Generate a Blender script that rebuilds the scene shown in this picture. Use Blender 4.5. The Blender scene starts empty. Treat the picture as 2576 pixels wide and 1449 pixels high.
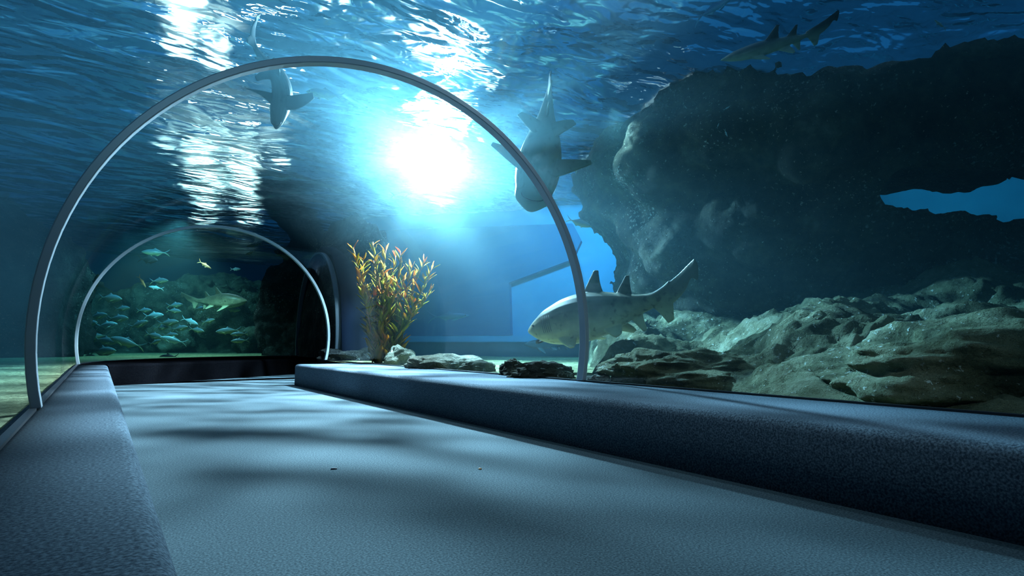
import bpy, bmesh, math, random
from mathutils import Vector, Matrix, noise
random.seed(11)
SC = bpy.context.scene
COL = SC.collection
PI = math.pi
R_ = math.radians

# ------------------------------------------------------------------ camera
CAM = Vector((0, 0, 0.621))
YAW, PITCH, FPX = 0.6162, 0.0927, 1459.3
FWD = Vector((math.sin(YAW) * math.cos(PITCH), math.cos(YAW) * math.cos(PITCH), math.sin(PITCH)))
RGT = Vector((math.cos(YAW), -math.sin(YAW), 0))
UPV = RGT.cross(FWD)
cd = bpy.data.cameras.new('camera')
cd.sensor_width = 36
cd.lens = 36 * FPX / 2576
cd.clip_start = 0.02
cam = bpy.data.objects.new('camera', cd)
COL.objects.link(cam)
cam.matrix_world = Matrix.Translation(CAM) @ Matrix((RGT, UPV, -FWD)).transposed().to_4x4()
SC.camera = cam
SC.view_settings.view_transform = 'Standard'
SC.view_settings.look = 'None'
SC.view_settings.exposure = 0.0
SC.view_settings.gamma = 1
SC.view_settings.use_curve_mapping = False
SC.cycles.use_denoising = True
SC.cycles.caustics_reflective = False
SC.cycles.caustics_refractive = False
SC.cycles.max_bounces = 8
SC.cycles.diffuse_bounces = 2
SC.cycles.glossy_bounces = 3
SC.cycles.transmission_bounces = 4
SC.cycles.volume_bounces = 0
SC.cycles.transparent_max_bounces = 16


def at(px, py, d):
    """the place seen at this spot of the photograph, d metres in front of the lens"""
    return CAM + d * (FWD + (px - 1288) / FPX * RGT - (py - 724.5) / FPX * UPV)


def atz(px, py, z):
    r = FWD + (px - 1288) / FPX * RGT - (py - 724.5) / FPX * UPV
    return CAM + r * ((z - CAM.z) / r.z)


# ------------------------------------------------------------------ the tunnel and the tank
XC, ZC, RG = 1.504, 0.685, 1.795        # axis and radius of the acrylic vault
Y1, Y2 = 3.59, 10.2                     # the two ribs
RB = 2.0                                # radius of the bend behind the second rib
BX = XC + RB
KZ = 0.30                               # kerb tops, foot of the glass
SAND = 0.30
WZ = at(940, 540, 14.3).z               # water level
YB = -5.0
FOOT = math.asin((KZ - ZC) / RG)
TX0, TX1, TY0, TY1 = -8.0, 13.0, -6.0, 25.0

# ------------------------------------------------------------------ helpers
def tag(o, label=None, cat=None, group=None, kind=None):
    if label: o['label'] = label
    if cat: o['category'] = cat
    if group: o['group'] = group
    if kind: o['kind'] = kind
    return o


def mesh_obj(name, verts, faces, mat=None, parent=None, smooth=True):
    me = bpy.data.meshes.new(name)
    me.from_pydata([tuple(v) for v in verts], [], faces)
    if smooth:
        me.polygons.foreach_set('use_smooth', [True] * len(me.polygons))
    me.update()
    o = bpy.data.objects.new(name, me)
    COL.objects.link(o)
    if mat: me.materials.append(mat)
    if parent: o.parent = parent
    return o


def fix_normals(o):
    bm = bmesh.new(); bm.from_mesh(o.data)
    bmesh.ops.recalc_face_normals(bm, faces=bm.faces)
    bm.to_mesh(o.data); bm.free()
    return o


def empty(name, loc=(0, 0, 0)):
    o = bpy.data.objects.new(name, None)
    o.empty_display_size = 0.1
    COL.objects.link(o); o.location = loc
    return o


class MB:
    """collects shapes into one mesh"""
    def __init__(s): s.v = []; s.f = []

    def add(s, v, f):
        n = len(s.v)
        s.v += [Vector(p) for p in v]
        s.f += [tuple(i + n for i in q) for q in f]

    def loft(s, rings, closed=True, caps=True):
        m = len(rings[0]); v = [p for r in rings for p in r]; f = []
        for i in range(len(rings) - 1):
            for j in range(m if closed else m - 1):
                a = i * m + j; b = i * m + (j + 1) % m
                f.append((a, b, b + m, a + m))
        if caps:
            f.append(tuple(range(m - 1, -1, -1)))
            f.append(tuple((len(rings) - 1) * m + j for j in range(m)))
        s.add(v, f)

    def box(s, x0, x1, y0, y1, z0, z1):
        v = [(x, y, z) for z in (z0, z1) for y in (y0, y1) for x in (x0, x1)]
        s.add(v, [(0, 2, 3, 1), (4, 5, 7, 6), (0, 1, 5, 4), (2, 6, 7, 3), (0, 4, 6, 2), (1, 3, 7, 5)])

    def build(s, name, mat=None, parent=None, smooth=True, fix=True):
        o = mesh_obj(name, s.v, s.f, mat, parent, smooth)
        if fix: fix_normals(o)
        return o


def node(nt, kind, **kw):
    n = nt.nodes.new(kind)
    for k, v in kw.items():
        if k in n.inputs: n.inputs[k].default_value = v
        else: setattr(n, k, v)
    return n


def material(name, base=(0.5, 0.5, 0.5), rough=0.6, metallic=0.0, spec=0.5):
    m = bpy.data.materials.new(name); m.use_nodes = True
    b = m.node_tree.nodes['Principled BSDF']
    b.inputs['Base Color'].default_value = (*base, 1)
    b.inputs['Roughness'].default_value = rough
    b.inputs['Metallic'].default_value = metallic
    b.inputs['Specular IOR Level'].default_value = spec
    return m, m.node_tree, b


def ramp(nt, stops):
    r = nt.nodes.new('ShaderNodeValToRGB')
    e = r.color_ramp.elements
    while len(e) < len(stops): e.new(0.5)
    for q, (p, c) in zip(e, stops):
        q.position = p; q.color = (*c, 1)
    return r


def noisy(name, stops, scale, rough=0.9, detail=4, bump=0.0, bscale=None, dist=0.02, spec=0.3, stretch=None, space='Object'):
    m, nt, b = material(name, rough=rough, spec=spec)
    tc = node(nt, 'ShaderNodeTexCoord')
    src = tc.outputs[space]
    if stretch:
        mp = node(nt, 'ShaderNodeMapping'); mp.inputs['Scale'].default_value = stretch
        nt.links.new(src, mp.inputs['Vector']); src = mp.outputs['Vector']
    n = node(nt, 'ShaderNodeTexNoise', Scale=scale, Detail=detail, Roughness=0.6)
    nt.links.new(src, n.inputs['Vector'])
    r = ramp(nt, stops)
    nt.links.new(n.outputs['Fac'], r.inputs['Fac']); nt.links.new(r.outputs['Color'], b.inputs['Base Color'])
    if bump:
        n2 = node(nt, 'ShaderNodeTexNoise', Scale=bscale or scale, Detail=8, Roughness=0.65)
        nt.links.new(src, n2.inputs['Vector'])
        bp = node(nt, 'ShaderNodeBump', Strength=bump, Distance=dist)
        nt.links.new(n2.outputs['Fac'], bp.inputs['Height']); nt.links.new(bp.outputs['Normal'], b.inputs['Normal'])
    return m


# ------------------------------------------------------------------ materials
M_carpet = noisy('carpet_grey', [(0.36, (0.036, 0.052, 0.075)), (0.5, (0.088, 0.12, 0.155)), (0.64, (0.165, 0.21, 0.26))], 130, 1.0, 3, 0.25, 240, 0.006, 0.1)
M_floor = noisy('carpet_floor', [(0.36, (0.036, 0.055, 0.068)), (0.5, (0.070, 0.102, 0.12)), (0.64, (0.115, 0.16, 0.185))], 140, 1.0, 3, 0.2, 150, 0.006, 0.1)
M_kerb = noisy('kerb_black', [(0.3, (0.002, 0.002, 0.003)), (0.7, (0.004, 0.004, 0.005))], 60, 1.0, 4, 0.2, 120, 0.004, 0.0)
M_rib, nt, b = material('rib_grey_metal', (0.30, 0.33, 0.37), 0.42, 0.25)
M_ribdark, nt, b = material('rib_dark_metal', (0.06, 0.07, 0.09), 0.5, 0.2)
M_seal, nt, b = material('seal_black', (0.01, 0.01, 0.014), 0.35)
M_gravel = noisy('pale_gravel', [(0.28, (0.07, 0.065, 0.025)), (0.5, (0.24, 0.235, 0.11)), (0.72, (0.46, 0.45, 0.25))], 22, 0.9, 3, 0.8, 30, 0.05, 0.2)
def rock_mat(name, stops, speck, scale=2.6, bump=1.0):
    m = noisy(name, stops, scale, 0.95, 9, bump, 6, 0.22, 0.12)
    nt = m.node_tree; b = nt.nodes['Principled BSDF']; col = b.inputs['Base Color'].links[0].from_socket
    tc = node(nt, 'ShaderNodeTexCoord')
    n = node(nt, 'ShaderNodeTexNoise', Scale=24.0, Detail=3, Roughness=0.7); nt.links.new(tc.outputs['Object'], n.inputs['Vector'])
    n2 = node(nt, 'ShaderNodeTexNoise', Scale=1.4, Detail=3); nt.links.new(tc.outputs['Object'], n2.inputs['Vector'])
    ml = node(nt, 'ShaderNodeMath', operation='MULTIPLY_ADD'); ml.inputs[1].default_value = 0.35; nt.links.new(n2.outputs['Fac'], ml.inputs[0]); nt.links.new(n.outputs['Fac'], ml.inputs[2])
    r = ramp(nt, [(0.80, (0, 0, 0)), (0.90, (1, 1, 1))]); nt.links.new(ml.outputs[0], r.inputs['Fac'])
    mx = node(nt, 'ShaderNodeMix', data_type='RGBA'); mx.inputs[7].default_value = (*speck, 1)
    nt.links.new(r.outputs[0], mx.inputs[0]); nt.links.new(col, mx.inputs[6]); nt.links.new(mx.outputs[2], b.inputs['Base Color'])
    # small pits and crust
    v = node(nt, 'ShaderNodeTexNoise', Scale=30.0, Detail=4, Roughness=0.7); nt.links.new(tc.outputs['Object'], v.inputs['Vector'])
    bp = node(nt, 'ShaderNodeBump', Strength=0.7, Distance=0.025); nt.links.new(v.outputs['Fac'], bp.inputs['Height'])
    nt.links.new(b.inputs['Normal'].links[0].from_socket, bp.inputs['Normal']); nt.links.new(bp.outputs['Normal'], b.inputs['Normal'])
    return m


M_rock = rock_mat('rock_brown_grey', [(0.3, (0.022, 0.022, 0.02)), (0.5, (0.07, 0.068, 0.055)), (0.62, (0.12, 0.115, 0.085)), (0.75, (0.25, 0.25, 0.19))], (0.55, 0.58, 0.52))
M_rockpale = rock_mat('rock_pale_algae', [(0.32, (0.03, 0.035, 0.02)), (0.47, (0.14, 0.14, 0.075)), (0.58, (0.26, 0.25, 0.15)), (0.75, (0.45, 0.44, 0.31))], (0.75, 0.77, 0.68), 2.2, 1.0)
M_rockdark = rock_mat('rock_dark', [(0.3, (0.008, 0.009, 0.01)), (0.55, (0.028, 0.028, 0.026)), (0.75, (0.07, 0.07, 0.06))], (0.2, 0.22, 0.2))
M_stone = rock_mat('stone_pale_grey', [(0.3, (0.07, 0.075, 0.055)), (0.5, (0.19, 0.195, 0.15)), (0.7, (0.33, 0.33, 0.26))], (0.6, 0.62, 0.55), 3.5)
M_wallblue = noisy('wall_blue_paint', [(0.3, (0.09, 0.30, 0.52)), (0.7, (0.12, 0.36, 0.60))], 1.3, 0.8)
M_walldark = noisy('wall_dark_blue', [(0.3, (0.012, 0.05, 0.12)), (0.7, (0.02, 0.08, 0.17))], 0.8, 0.85)
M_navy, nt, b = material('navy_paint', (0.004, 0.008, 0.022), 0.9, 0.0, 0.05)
M_hood = noisy('hood_blue', [(0.3, (0.008, 0.10, 0.24)), (0.7, (0.012, 0.13, 0.29))], 1.0, 0.8)


def glass_mat():
    m = bpy.data.materials.new('acrylic_clear'); m.use_nodes = True
    nt = m.node_tree; nt.nodes.clear()
    out = node(nt, 'ShaderNodeOutputMaterial')
    t = node(nt, 'ShaderNodeBsdfTransparent'); t.inputs['Color'].default_value = (0.985, 0.995, 1, 1)
    g = node(nt, 'ShaderNodeBsdfGlossy', Roughness=0.06)
    lw = node(nt, 'ShaderNodeLayerWeight', Blend=0.12)
    mm = node(nt, 'ShaderNodeMath', operation='MULTIPLY'); mm.inputs[1].default_value = 0.10
    mx = node(nt, 'ShaderNodeMixShader')
    nt.links.new(lw.outputs['Fresnel'], mm.inputs[0]); nt.links.new(mm.outputs[0], mx.inputs['Fac'])
    nt.links.new(t.outputs[0], mx.inputs[1]); nt.links.new(g.outputs[0], mx.inputs[2])
    nt.links.new(mx.outputs[0], out.inputs['Surface'])
    return m


M_glass = glass_mat()


def surface_mat():
    """rippled underside of the water: mirrors what is below and lets the lamps above through"""
    m = bpy.data.materials.new('water_surface'); m.use_nodes = True
    nt = m.node_tree; nt.nodes.clear()
    out = node(nt, 'ShaderNodeOutputMaterial')
    tc = node(nt, 'ShaderNodeTexCoord')
    mp = node(nt, 'ShaderNodeMapping'); mp.inputs['Rotation'].default_value = (0, 0, 0.5); mp.inputs['Scale'].default_value = (1, 1.7, 1)
    nt.links.new(tc.outputs['Object'], mp.inputs['Vector'])
    n1 = node(nt, 'ShaderNodeTexNoise', Scale=0.9, Detail=2, Roughness=0.5, Distortion=0.6)
    nt.links.new(mp.outputs['Vector'], n1.inputs['Vector'])
    n2 = node(nt, 'ShaderNodeTexNoise', Scale=3.2, Detail=2, Roughness=0.45, Distortion=0.6)
    nt.links.new(mp.outputs['Vector'], n2.inputs['Vector'])
    b1 = node(nt, 'ShaderNodeBump', Strength=1.0, Distance=0.32)
    nt.links.new(n1.outputs['Fac'], b1.inputs['Height'])
    b2 = node(nt, 'ShaderNodeBump', Strength=1.0, Distance=0.045)
    nt.links.new(n2.outputs['Fac'], b2.inputs['Height']); nt.links.new(b1.outputs['Normal'], b2.inputs['Normal'])
    rs = node(nt, 'ShaderNodeBsdfRefraction', Roughness=0.0, IOR=1.2); rs.inputs['Color'].default_value = (0.8, 0.95, 1, 1)
    rr = node(nt, 'ShaderNodeBsdfRefraction', Roughness=0.42, IOR=1.04); rr.inputs['Color'].default_value = (0.75, 0.93, 1, 1)
    gl = node(nt, 'ShaderNodeBsdfGlossy', Roughness=0.03); gl.inputs['Color'].default_value = (0.85, 0.95, 1, 1)
    for s in (rs, rr, gl): nt.links.new(b2.outputs['Normal'], s.inputs['Normal'])
    m1 = node(nt, 'ShaderNodeMixShader', Fac=0.4); nt.links.new(rs.outputs[0], m1.inputs[1]); nt.links.new(rr.outputs[0], m1.inputs[2])
    m2 = node(nt, 'ShaderNodeMixShader', Fac=0.30); nt.links.new(m1.outputs[0], m2.inputs[1]); nt.links.new(gl.outputs[0], m2.inputs[2])
    nt.links.new(m2.outputs[0], out.inputs['Surface'])
    return m


def water_mat():
    m = bpy.data.materials.new('tank_water'); m.use_nodes = True
    nt = m.node_tree; nt.nodes.clear()
    out = node(nt, 'ShaderNodeOutputMaterial')
    a = node(nt, 'ShaderNodeVolumeAbsorption', Density=0.20); a.inputs['Color'].default_value = (0.20, 0.745, 0.91, 1)
    s = node(nt, 'ShaderNodeVolumeScatter', Density=0.024, Anisotropy=0.72); s.inputs['Color'].default_value = (0.40, 0.82, 1, 1)
    ad = node(nt, 'ShaderNodeAddShader')
    nt.links.new(a.outputs[0], ad.inputs[0]); nt.links.new(s.outputs[0], ad.inputs[1]); nt.links.new(ad.outputs[0], out.inputs['Volume'])
    return m


def emit_mat(name, col, strength):
    m = bpy.data.materials.new(name); m.use_nodes = True
    nt = m.node_tree; nt.nodes.clear()
    out = node(nt, 'ShaderNodeOutputMaterial')
    e = node(nt, 'ShaderNodeEmission', Strength=strength); e.inputs['Color'].default_value = (*col, 1)
    nt.links.new(e.outputs[0], out.inputs['Surface'])
    return m


# ------------------------------------------------------------------ tunnel shell
def path(kind, t):
    """point on the tunnel's axis and the direction to its right side"""
    if kind == 'straight': return Vector((XC, t, 0)), Vector((1, 0, 0))
    c, s = math.cos(t), math.sin(t)      # bend: t is the angle turned
    return Vector((BX - RB * c, Y2 + RB * s, 0)), Vector((c, -s, 0))


def arc_ring(kind, t, r0, r1, n=56, a0=None, a1=None):
    p, r = path(kind, t)
    a0 = FOOT if a0 is None else a0; a1 = PI - FOOT if a1 is None else a1
    up = Vector((0, 0, 1)); ring = []
    for i in range(n + 1):
        a = a0 + (a1 - a0) * i / n
        ring.append(p + r * (r1 * math.cos(a)) + up * (ZC + r1 * math.sin(a)))
    for i in range(n, -1, -1):
        a = a0 + (a1 - a0) * i / n
        ring.append(p + r * (r0 * math.cos(a)) + up * (ZC + r0 * math.sin(a)))
    return ring


def vault(name, kind, ts, r0, r1, mat, parent=None, n=56):
    mb = MB(); mb.loft([arc_ring(kind, t, r0, r1, n) for t in ts])
    return mb.build(name, mat, parent)


BEND = R_(94)
w1 = vault('window_1', 'straight', [YB, Y1], RG, RG + 0.045, M_glass); tag(w1, kind='structure')
w2 = vault('window_2', 'straight', [Y1, Y2], RG, RG + 0.045, M_glass); tag(w2, kind='structure')
w3 = vault('window_3', 'bend', [BEND * i / 16 for i in range(17)], RG, RG + 0.045, M_glass); tag(w3, kind='structure')


def rib(name, kind, t, w, depth=0.045, mat=None):
    mb = MB()
    p, r = path(kind, t)
    fw = Vector((0, 0, 1)).cross(r)
    ra, rb = arc_ring(kind, t, RG - depth, RG - 0.002, 72), None
    mb.loft([[q + fw * (-w / 2) for q in ra], [q + fw * (w / 2) for q in ra]])
    o = mb.build(name, mat or M_rib, None, smooth=False)
    bv = o.modifiers.new('edge', 'BEVEL'); bv.width = 0.006; bv.segments = 2; bv.limit_method = 'ANGLE'; bv.angle_limit = R_(40)
    return o


tag(rib('arch_rib', 'straight', Y1, 0.075), 'grey metal arch rib nearest the camera, spanning most of the tunnel view', 'rib', 'metal ribs of the acrylic tunnel')
tag(rib('arch_rib', 'straight', Y2, 0.07), 'smaller grey metal arch rib at the far end of the walkway, framing the fish school', 'rib', 'metal ribs of the acrylic tunnel')
tag(rib('arch_rib', 'bend', BEND, 0.09, 0.045, M_ribdark), 'narrow dark rib seen edge-on at the bend, beside the black rock', 'rib', 'metal ribs of the acrylic tunnel')

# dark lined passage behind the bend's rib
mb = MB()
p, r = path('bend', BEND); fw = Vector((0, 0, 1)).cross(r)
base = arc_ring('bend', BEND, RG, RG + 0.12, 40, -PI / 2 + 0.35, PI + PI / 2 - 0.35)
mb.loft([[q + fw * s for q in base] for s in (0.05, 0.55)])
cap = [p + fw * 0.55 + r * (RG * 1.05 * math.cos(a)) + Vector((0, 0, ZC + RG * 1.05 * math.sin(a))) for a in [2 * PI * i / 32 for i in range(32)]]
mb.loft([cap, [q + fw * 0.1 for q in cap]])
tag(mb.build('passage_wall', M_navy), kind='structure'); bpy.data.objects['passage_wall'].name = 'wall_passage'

# walkway floor
mb = MB()
mb.box(XC - RG, XC + RG, YB, 10.6, -0.12, 0.0)
mb.loft([[path('bend', BEND * i / 12)[0] + path('bend', BEND * i / 12)[1] * s + Vector((0, 0, z)) for s, z in ((-RG, 0), (RG - 0.1, 0), (RG - 0.1, -0.1), (-RG, -0.1))] for i in range(13)])
fl = mb.build('floor', M_floor, smooth=False); tag(fl, kind='structure')


# kerbs: a rounded carpeted profile swept along the tunnel
def kerb_ring(x_in, x_out, y, sgn, rad=0.055, n=6):
    """x_in is the walkway side"""
    pts = [(x_out, 0.0), (x_out, KZ)]
    for i in range(n + 1):
        a = PI / 2 * i / n
        pts.append((x_in + sgn * (rad - rad * math.sin(a)), KZ - rad + rad * math.cos(a)))
    pts.append((x_in, 0.0))
    return [Vector((x, y, z)) for x, z in pts]


XKR = 2.337
YKE = 8.8
mb = MB()
rings = [kerb_ring(XKR, XC + RG * math.cos(FOOT) + 0.03, y, 1) for y in (YB, 0, 4, 7, YKE - 0.06)]
for i in range(1, 6):
    a = PI / 2 * i / 5
    s = 0.055 * (1 - math.cos(a))
    rings.append([Vector((min(max(q.x, XKR + s), 9), YKE - 0.06 + 0.055 * math.sin(a), min(q.z, KZ - s * 0.9) if q.z > 0 else 0)) for q in rings[4]])
mb.loft(rings)
kr = mb.build('carpeted_bench', M_carpet)
tag(kr, 'long carpeted bench ledge under the glass on the right of the walkway', 'bench')
mb = MB()
mb.loft([kerb_ring(0.12, XC - RG * math.cos(FOOT) - 0.03, y, -1) for y in (YB, 0, 4, 8, 10.05)])
kl = mb.build('carpeted_bench', M_carpet)
tag(kl, 'carpeted bench ledge in the lower left corner, lit in streaks', 'bench')
# black kerb round the outside of the bend
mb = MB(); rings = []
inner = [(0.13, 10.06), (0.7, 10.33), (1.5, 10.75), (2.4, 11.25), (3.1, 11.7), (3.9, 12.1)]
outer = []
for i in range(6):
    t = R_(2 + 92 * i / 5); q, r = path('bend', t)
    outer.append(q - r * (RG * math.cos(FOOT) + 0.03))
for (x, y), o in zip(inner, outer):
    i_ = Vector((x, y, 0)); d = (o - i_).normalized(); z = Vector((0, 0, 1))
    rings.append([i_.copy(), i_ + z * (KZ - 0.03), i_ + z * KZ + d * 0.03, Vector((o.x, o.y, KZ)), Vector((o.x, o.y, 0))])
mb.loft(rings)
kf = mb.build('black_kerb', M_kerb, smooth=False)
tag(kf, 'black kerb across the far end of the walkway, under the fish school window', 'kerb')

# seals: black strip where glass meets kerb
for name, win, kind, ts, sg in (('window_seal', w1, 'straight', [YB, Y1], 1), ('window_seal', w2, 'straight', [Y1, Y2], 1), ('window_seal', w1, 'straight', [YB, Y1], -1), ('window_seal', w2, 'straight', [Y1, Y2], -1), ('window_seal', w3, 'bend', [BEND * i / 12 for i in range(13)], -1)):
    mb = MB(); rings = []
    for t in ts:
        q, r = path(kind, t); c = q + r * (sg * (RG * math.cos(FOOT) - 0.012))
        rings.append([c + r * a + Vector((0, 0, KZ + z)) for a, z in ((-0.014, -0.004), (0.014, -0.004), (0.014, 0.012), (-0.014, 0.012))])
    mb.loft(rings); tag(mb.build(name, M_seal, win, smooth=False), 'black seal strip')

# ------------------------------------------------------------------ water body (volume) with the tunnel cut out
mb = MB()
mb.box(TX0 + 0.06, TX1 - 0.06, TY0 + 0.06, TY1 - 0.06, -0.6, WZ - 0.03)
ob_n = len(mb.f)
def tube_ring(kind, t, r=RG + 0.05, n=40):
    p, rr = path(kind, t); up = Vector((0, 0, 1)); a0 = FOOT - 0.02
    ring = [p + rr * (r * math.cos(a)) + up * (ZC + r * math.sin(a)) for a in [a0 + (PI - 2 * a0) * i / n for i in range(n + 1)]]
    w = r * math.cos(a0)
    return ring + [p - rr * w + up * -0.4, p + rr * w + up * -0.4]
rings = [tube_ring('straight', YB - 0.3), tube_ring('straight', Y2)] + [tube_ring('bend', BEND * i / 16) for i in range(1, 17)]
mb.loft(rings)
me_o = mb.build('water', None, fix=False, smooth=False)
bm = bmesh.new(); bm.from_mesh(me_o.data); bm.faces.ensure_lookup_table()
bmesh.ops.recalc_face_normals(bm, faces=bm.faces[:ob_n]); bmesh.ops.recalc_face_normals(bm, faces=bm.faces[ob_n:])
bm.faces.ensure_lookup_table()
bmesh.ops.reverse_faces(bm, faces=bm.faces[ob_n:])
bm.to_mesh(me_o.data); bm.free()
me_o.data.materials.append(water_mat())
tag(me_o, 'hazy blue water filling the tank around the tunnel', 'water', kind='stuff')

# water surface: a rippled sheet
def wave(x, y):
    h = 0
    for k, (dx, dy, f, a, ph) in enumerate(((0.9, 0.4, 2.2, 0.020, 0), (0.3, 0.95, 3.1, 0.014, 1.3), (0.75, -0.66, 4.3, 0.010, 2.2), (-0.5, 0.87, 6.1, 0.006, 0.4))):
        h += a * math.sin((x * dx + y * dy) * f + ph + 0.8 * math.sin(0.7 * x - 0.5 * y + k))
    return h + 0.03 * noise.noise((x * 0.9, y * 1.3, 3.0))
nx, ny = 200, 236
V = [(TX0 + (TX1 - TX0) * i / nx, TY0 + (TY1 - TY0) * j / ny, 0) for j in range(ny + 1) for i in range(nx + 1)]
V = [(x, y, WZ + wave(x, y)) for x, y, _ in V]
F_ = [(j * (nx + 1) + i, j * (nx + 1) + i + 1, (j + 1) * (nx + 1) + i + 1, (j + 1) * (nx + 1) + i) for j in range(ny) for i in range(nx)]
ws = mesh_obj('water_surface', V, F_, surface_mat())
tag(ws, 'rippled underside of the water surface above the tunnel', 'water', kind='stuff')

# ------------------------------------------------------------------ tank walls
def wall(name, x0, x1, y0, y1, z0, z1, mat):
    mb = MB(); mb.box(x0, x1, y0, y1, z0, z1)
    return tag(mb.build(name, mat, smooth=False), kind='structure')
wall('wall_left', TX0 - 0.3, TX0 + 0.05, TY0, TY1, -0.6, WZ + 0.6, M_walldark)
wall('wall_far', TX0, TX1, TY1 - 0.05, TY1 + 0.3, -0.6, WZ + 0.6, M_walldark)
wall('wall_near', TX0, TX1, TY0 - 0.3, TY0 + 0.05, -0.6, WZ + 0.6, M_walldark)
wall('wall_right', TX1 - 0.05, TX1 + 0.3, TY0, TY1, -0.6, WZ + 0.6, M_wallblue)

# pale blue wall behind the sharks, oblique to the tunnel
A_ = at(940, 860, 14.3); B_ = at(1450, 860, 13.15)
wd = (B_ - A_); wd.z = 0; wd.normalize()
wn = Vector((wd.y, -wd.x, 0))                  # towards the lens
if wn.dot(FWD) > 0: wn = -wn
def wp(s, z, off=0.0): return Vector((A_.x, A_.y, 0)) + wd * s + Vector((0, 0, z)) + wn * off
def wslab(name, poly, off0, off1, mat, parent=None):
    mb = MB(); mb.loft([[wp(s, z, off0) for s, z in poly], [wp(s, z, off1) for s, z in poly]])
    return mb.build(name, mat, parent, smooth=False)
WS0 = -0.9
wb = wslab('wall_back', [(WS0, -0.6), (10, -0.6), (10, WZ + 0.5), (WS0, WZ + 0.5)], -0.4, 0, M_wallblue); tag(wb, kind='structure')
def wall_hit(px, py, off=0.0):
    d = FWD + (px - 1288) / FPX * RGT - (py - 724.5) / FPX * UPV
    o = wp(0, 0, off); t = (o - CAM).dot(wn) / d.dot(wn); q = CAM + d * t
    return ((q - wp(0, 0, off)).dot(wd), q.z)
z1 = wall_hit(1150, 845, 0.35)[1]; z0 = wall_hit(1150, 860, 0.35)[1]
le = wslab('trim_1', [(WS0, z0), (10, z0), (10, z1), (WS0, z1)], 0, 0.35, M_wallblue); tag(le, kind='structure')
hd = wslab('viewing_hood', [wall_hit(x, y, 0.25) for x, y in ((880, 582), (1440, 562), (1462, 605), (1440, 652), (1280, 711), (1284, 843), (880, 846))], 0.003, 0.25, M_hood)
tag(hd, 'dark blue viewing hood on the back wall, its lower right corner cut away', 'hood')

# ------------------------------------------------------------------ gravel bed
mb = MB()
def bed(x, y): return SAND + 0.02 * noise.noise((x * 0.8, y * 0.8, 0)) * min(1, 1) - 0.015
def patch(fn, nu, nv):
    v = [fn(i / nu, j / nv) for j in range(nv + 1) for i in range(nu + 1)]
    mb.add(v, [(j * (nu + 1) + i, j * (nu + 1) + i + 1, (j + 1) * (nu + 1) + i + 1, (j + 1) * (nu + 1) + i) for j in range(nv) for i in range(nu)])
xr = XC + RG * math.cos(FOOT) + 0.012; xl = XC - RG * math.cos(FOOT) - 0.012
def rect(x0, x1, y0, y1, nu=60, nv=60):
    def fn(u, v):
        x = x0 + (x1 - x0) * u; y = y0 + (y1 - y0) * v
        return (x, y, bed(x, y))
    patch(fn, nu, nv)
rect(xr, TX1, TY0, Y2 + 0.15, 90, 90)
rect(TX0, xl, TY0, Y2, 30, 60)
rect(4.85, TX1, Y2 + 0.15, TY1)
rect(3.55, 4.85, 14.2, TY1, 8, 40)
ro = RB + RG * math.cos(FOOT) + 0.012
def polar(u, v):
    a = R_(96) * v; r = ro + (14 - ro) * u
    x = BX - r * math.cos(a); y = Y2 + r * math.sin(a)
    return (x, y, bed(x, y))
patch(polar, 60, 60)
sd = mb.build('gravel_bed', M_gravel)
tag(sd, 'pale gravel bed of the tank at the foot of the glass', 'gravel', kind='stuff')

# ------------------------------------------------------------------ rocks
TEX = {}
def cloud(size, depth=3, basis='BLENDER_ORIGINAL', hard=False):
    k = (size, depth, basis, hard)
    if k not in TEX:
        t = bpy.data.textures.new('rock_noise', 'CLOUDS'); t.noise_scale = size; t.noise_depth = depth; t.noise_basis = basis
        t.noise_type = 'HARD_NOISE' if hard else 'SOFT_NOISE'
        TEX[k] = t
    return TEX[k]


def roughen(o, vox, steps, smooth=6):
    r = o.modifiers.new('remesh', 'REMESH'); r.mode = 'VOXEL'; r.voxel_size = vox; r.use_smooth_shade = True
    s = o.modifiers.new('soften', 'SMOOTH'); s.factor = 0.5; s.iterations = smooth
    for size, amp, hard in steps:
        d = o.modifiers.new('crags', 'DISPLACE'); d.texture = cloud(size, 4, 'BLENDER_ORIGINAL', hard); d.texture_coords = 'GLOBAL'; d.strength = amp; d.mid_level = 0.5


def cut_rock(outline, dfn, thick, name, mat, vox=0.07, steps=((1.3, 0.5, False), (0.35, 0.16, True)), bulge=(), smooth=6):
    """a rock mass with its own depth whose side towards the tunnel has this outline; bulges are (px, py, depth, radius)"""
    mb = MB(); fr = [at(x, y, dfn(x, y)) for x, y in outline]
    mb.loft([fr, [q + FWD * thick for q in fr]])
    for x, y, d, r in bulge:
        bm = bmesh.new(); bmesh.ops.create_icosphere(bm, subdivisions=3, radius=r)
        c = at(x, y, d)
        mb.add([c + Vector((v.co.x, v.co.y, v.co.z * 0.8)) for v in bm.verts], [[v.index for v in f.verts] for f in bm.faces]); bm.free()
    o = mb.build(name, mat)
    roughen(o, vox, steps, smooth)
    return o


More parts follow.
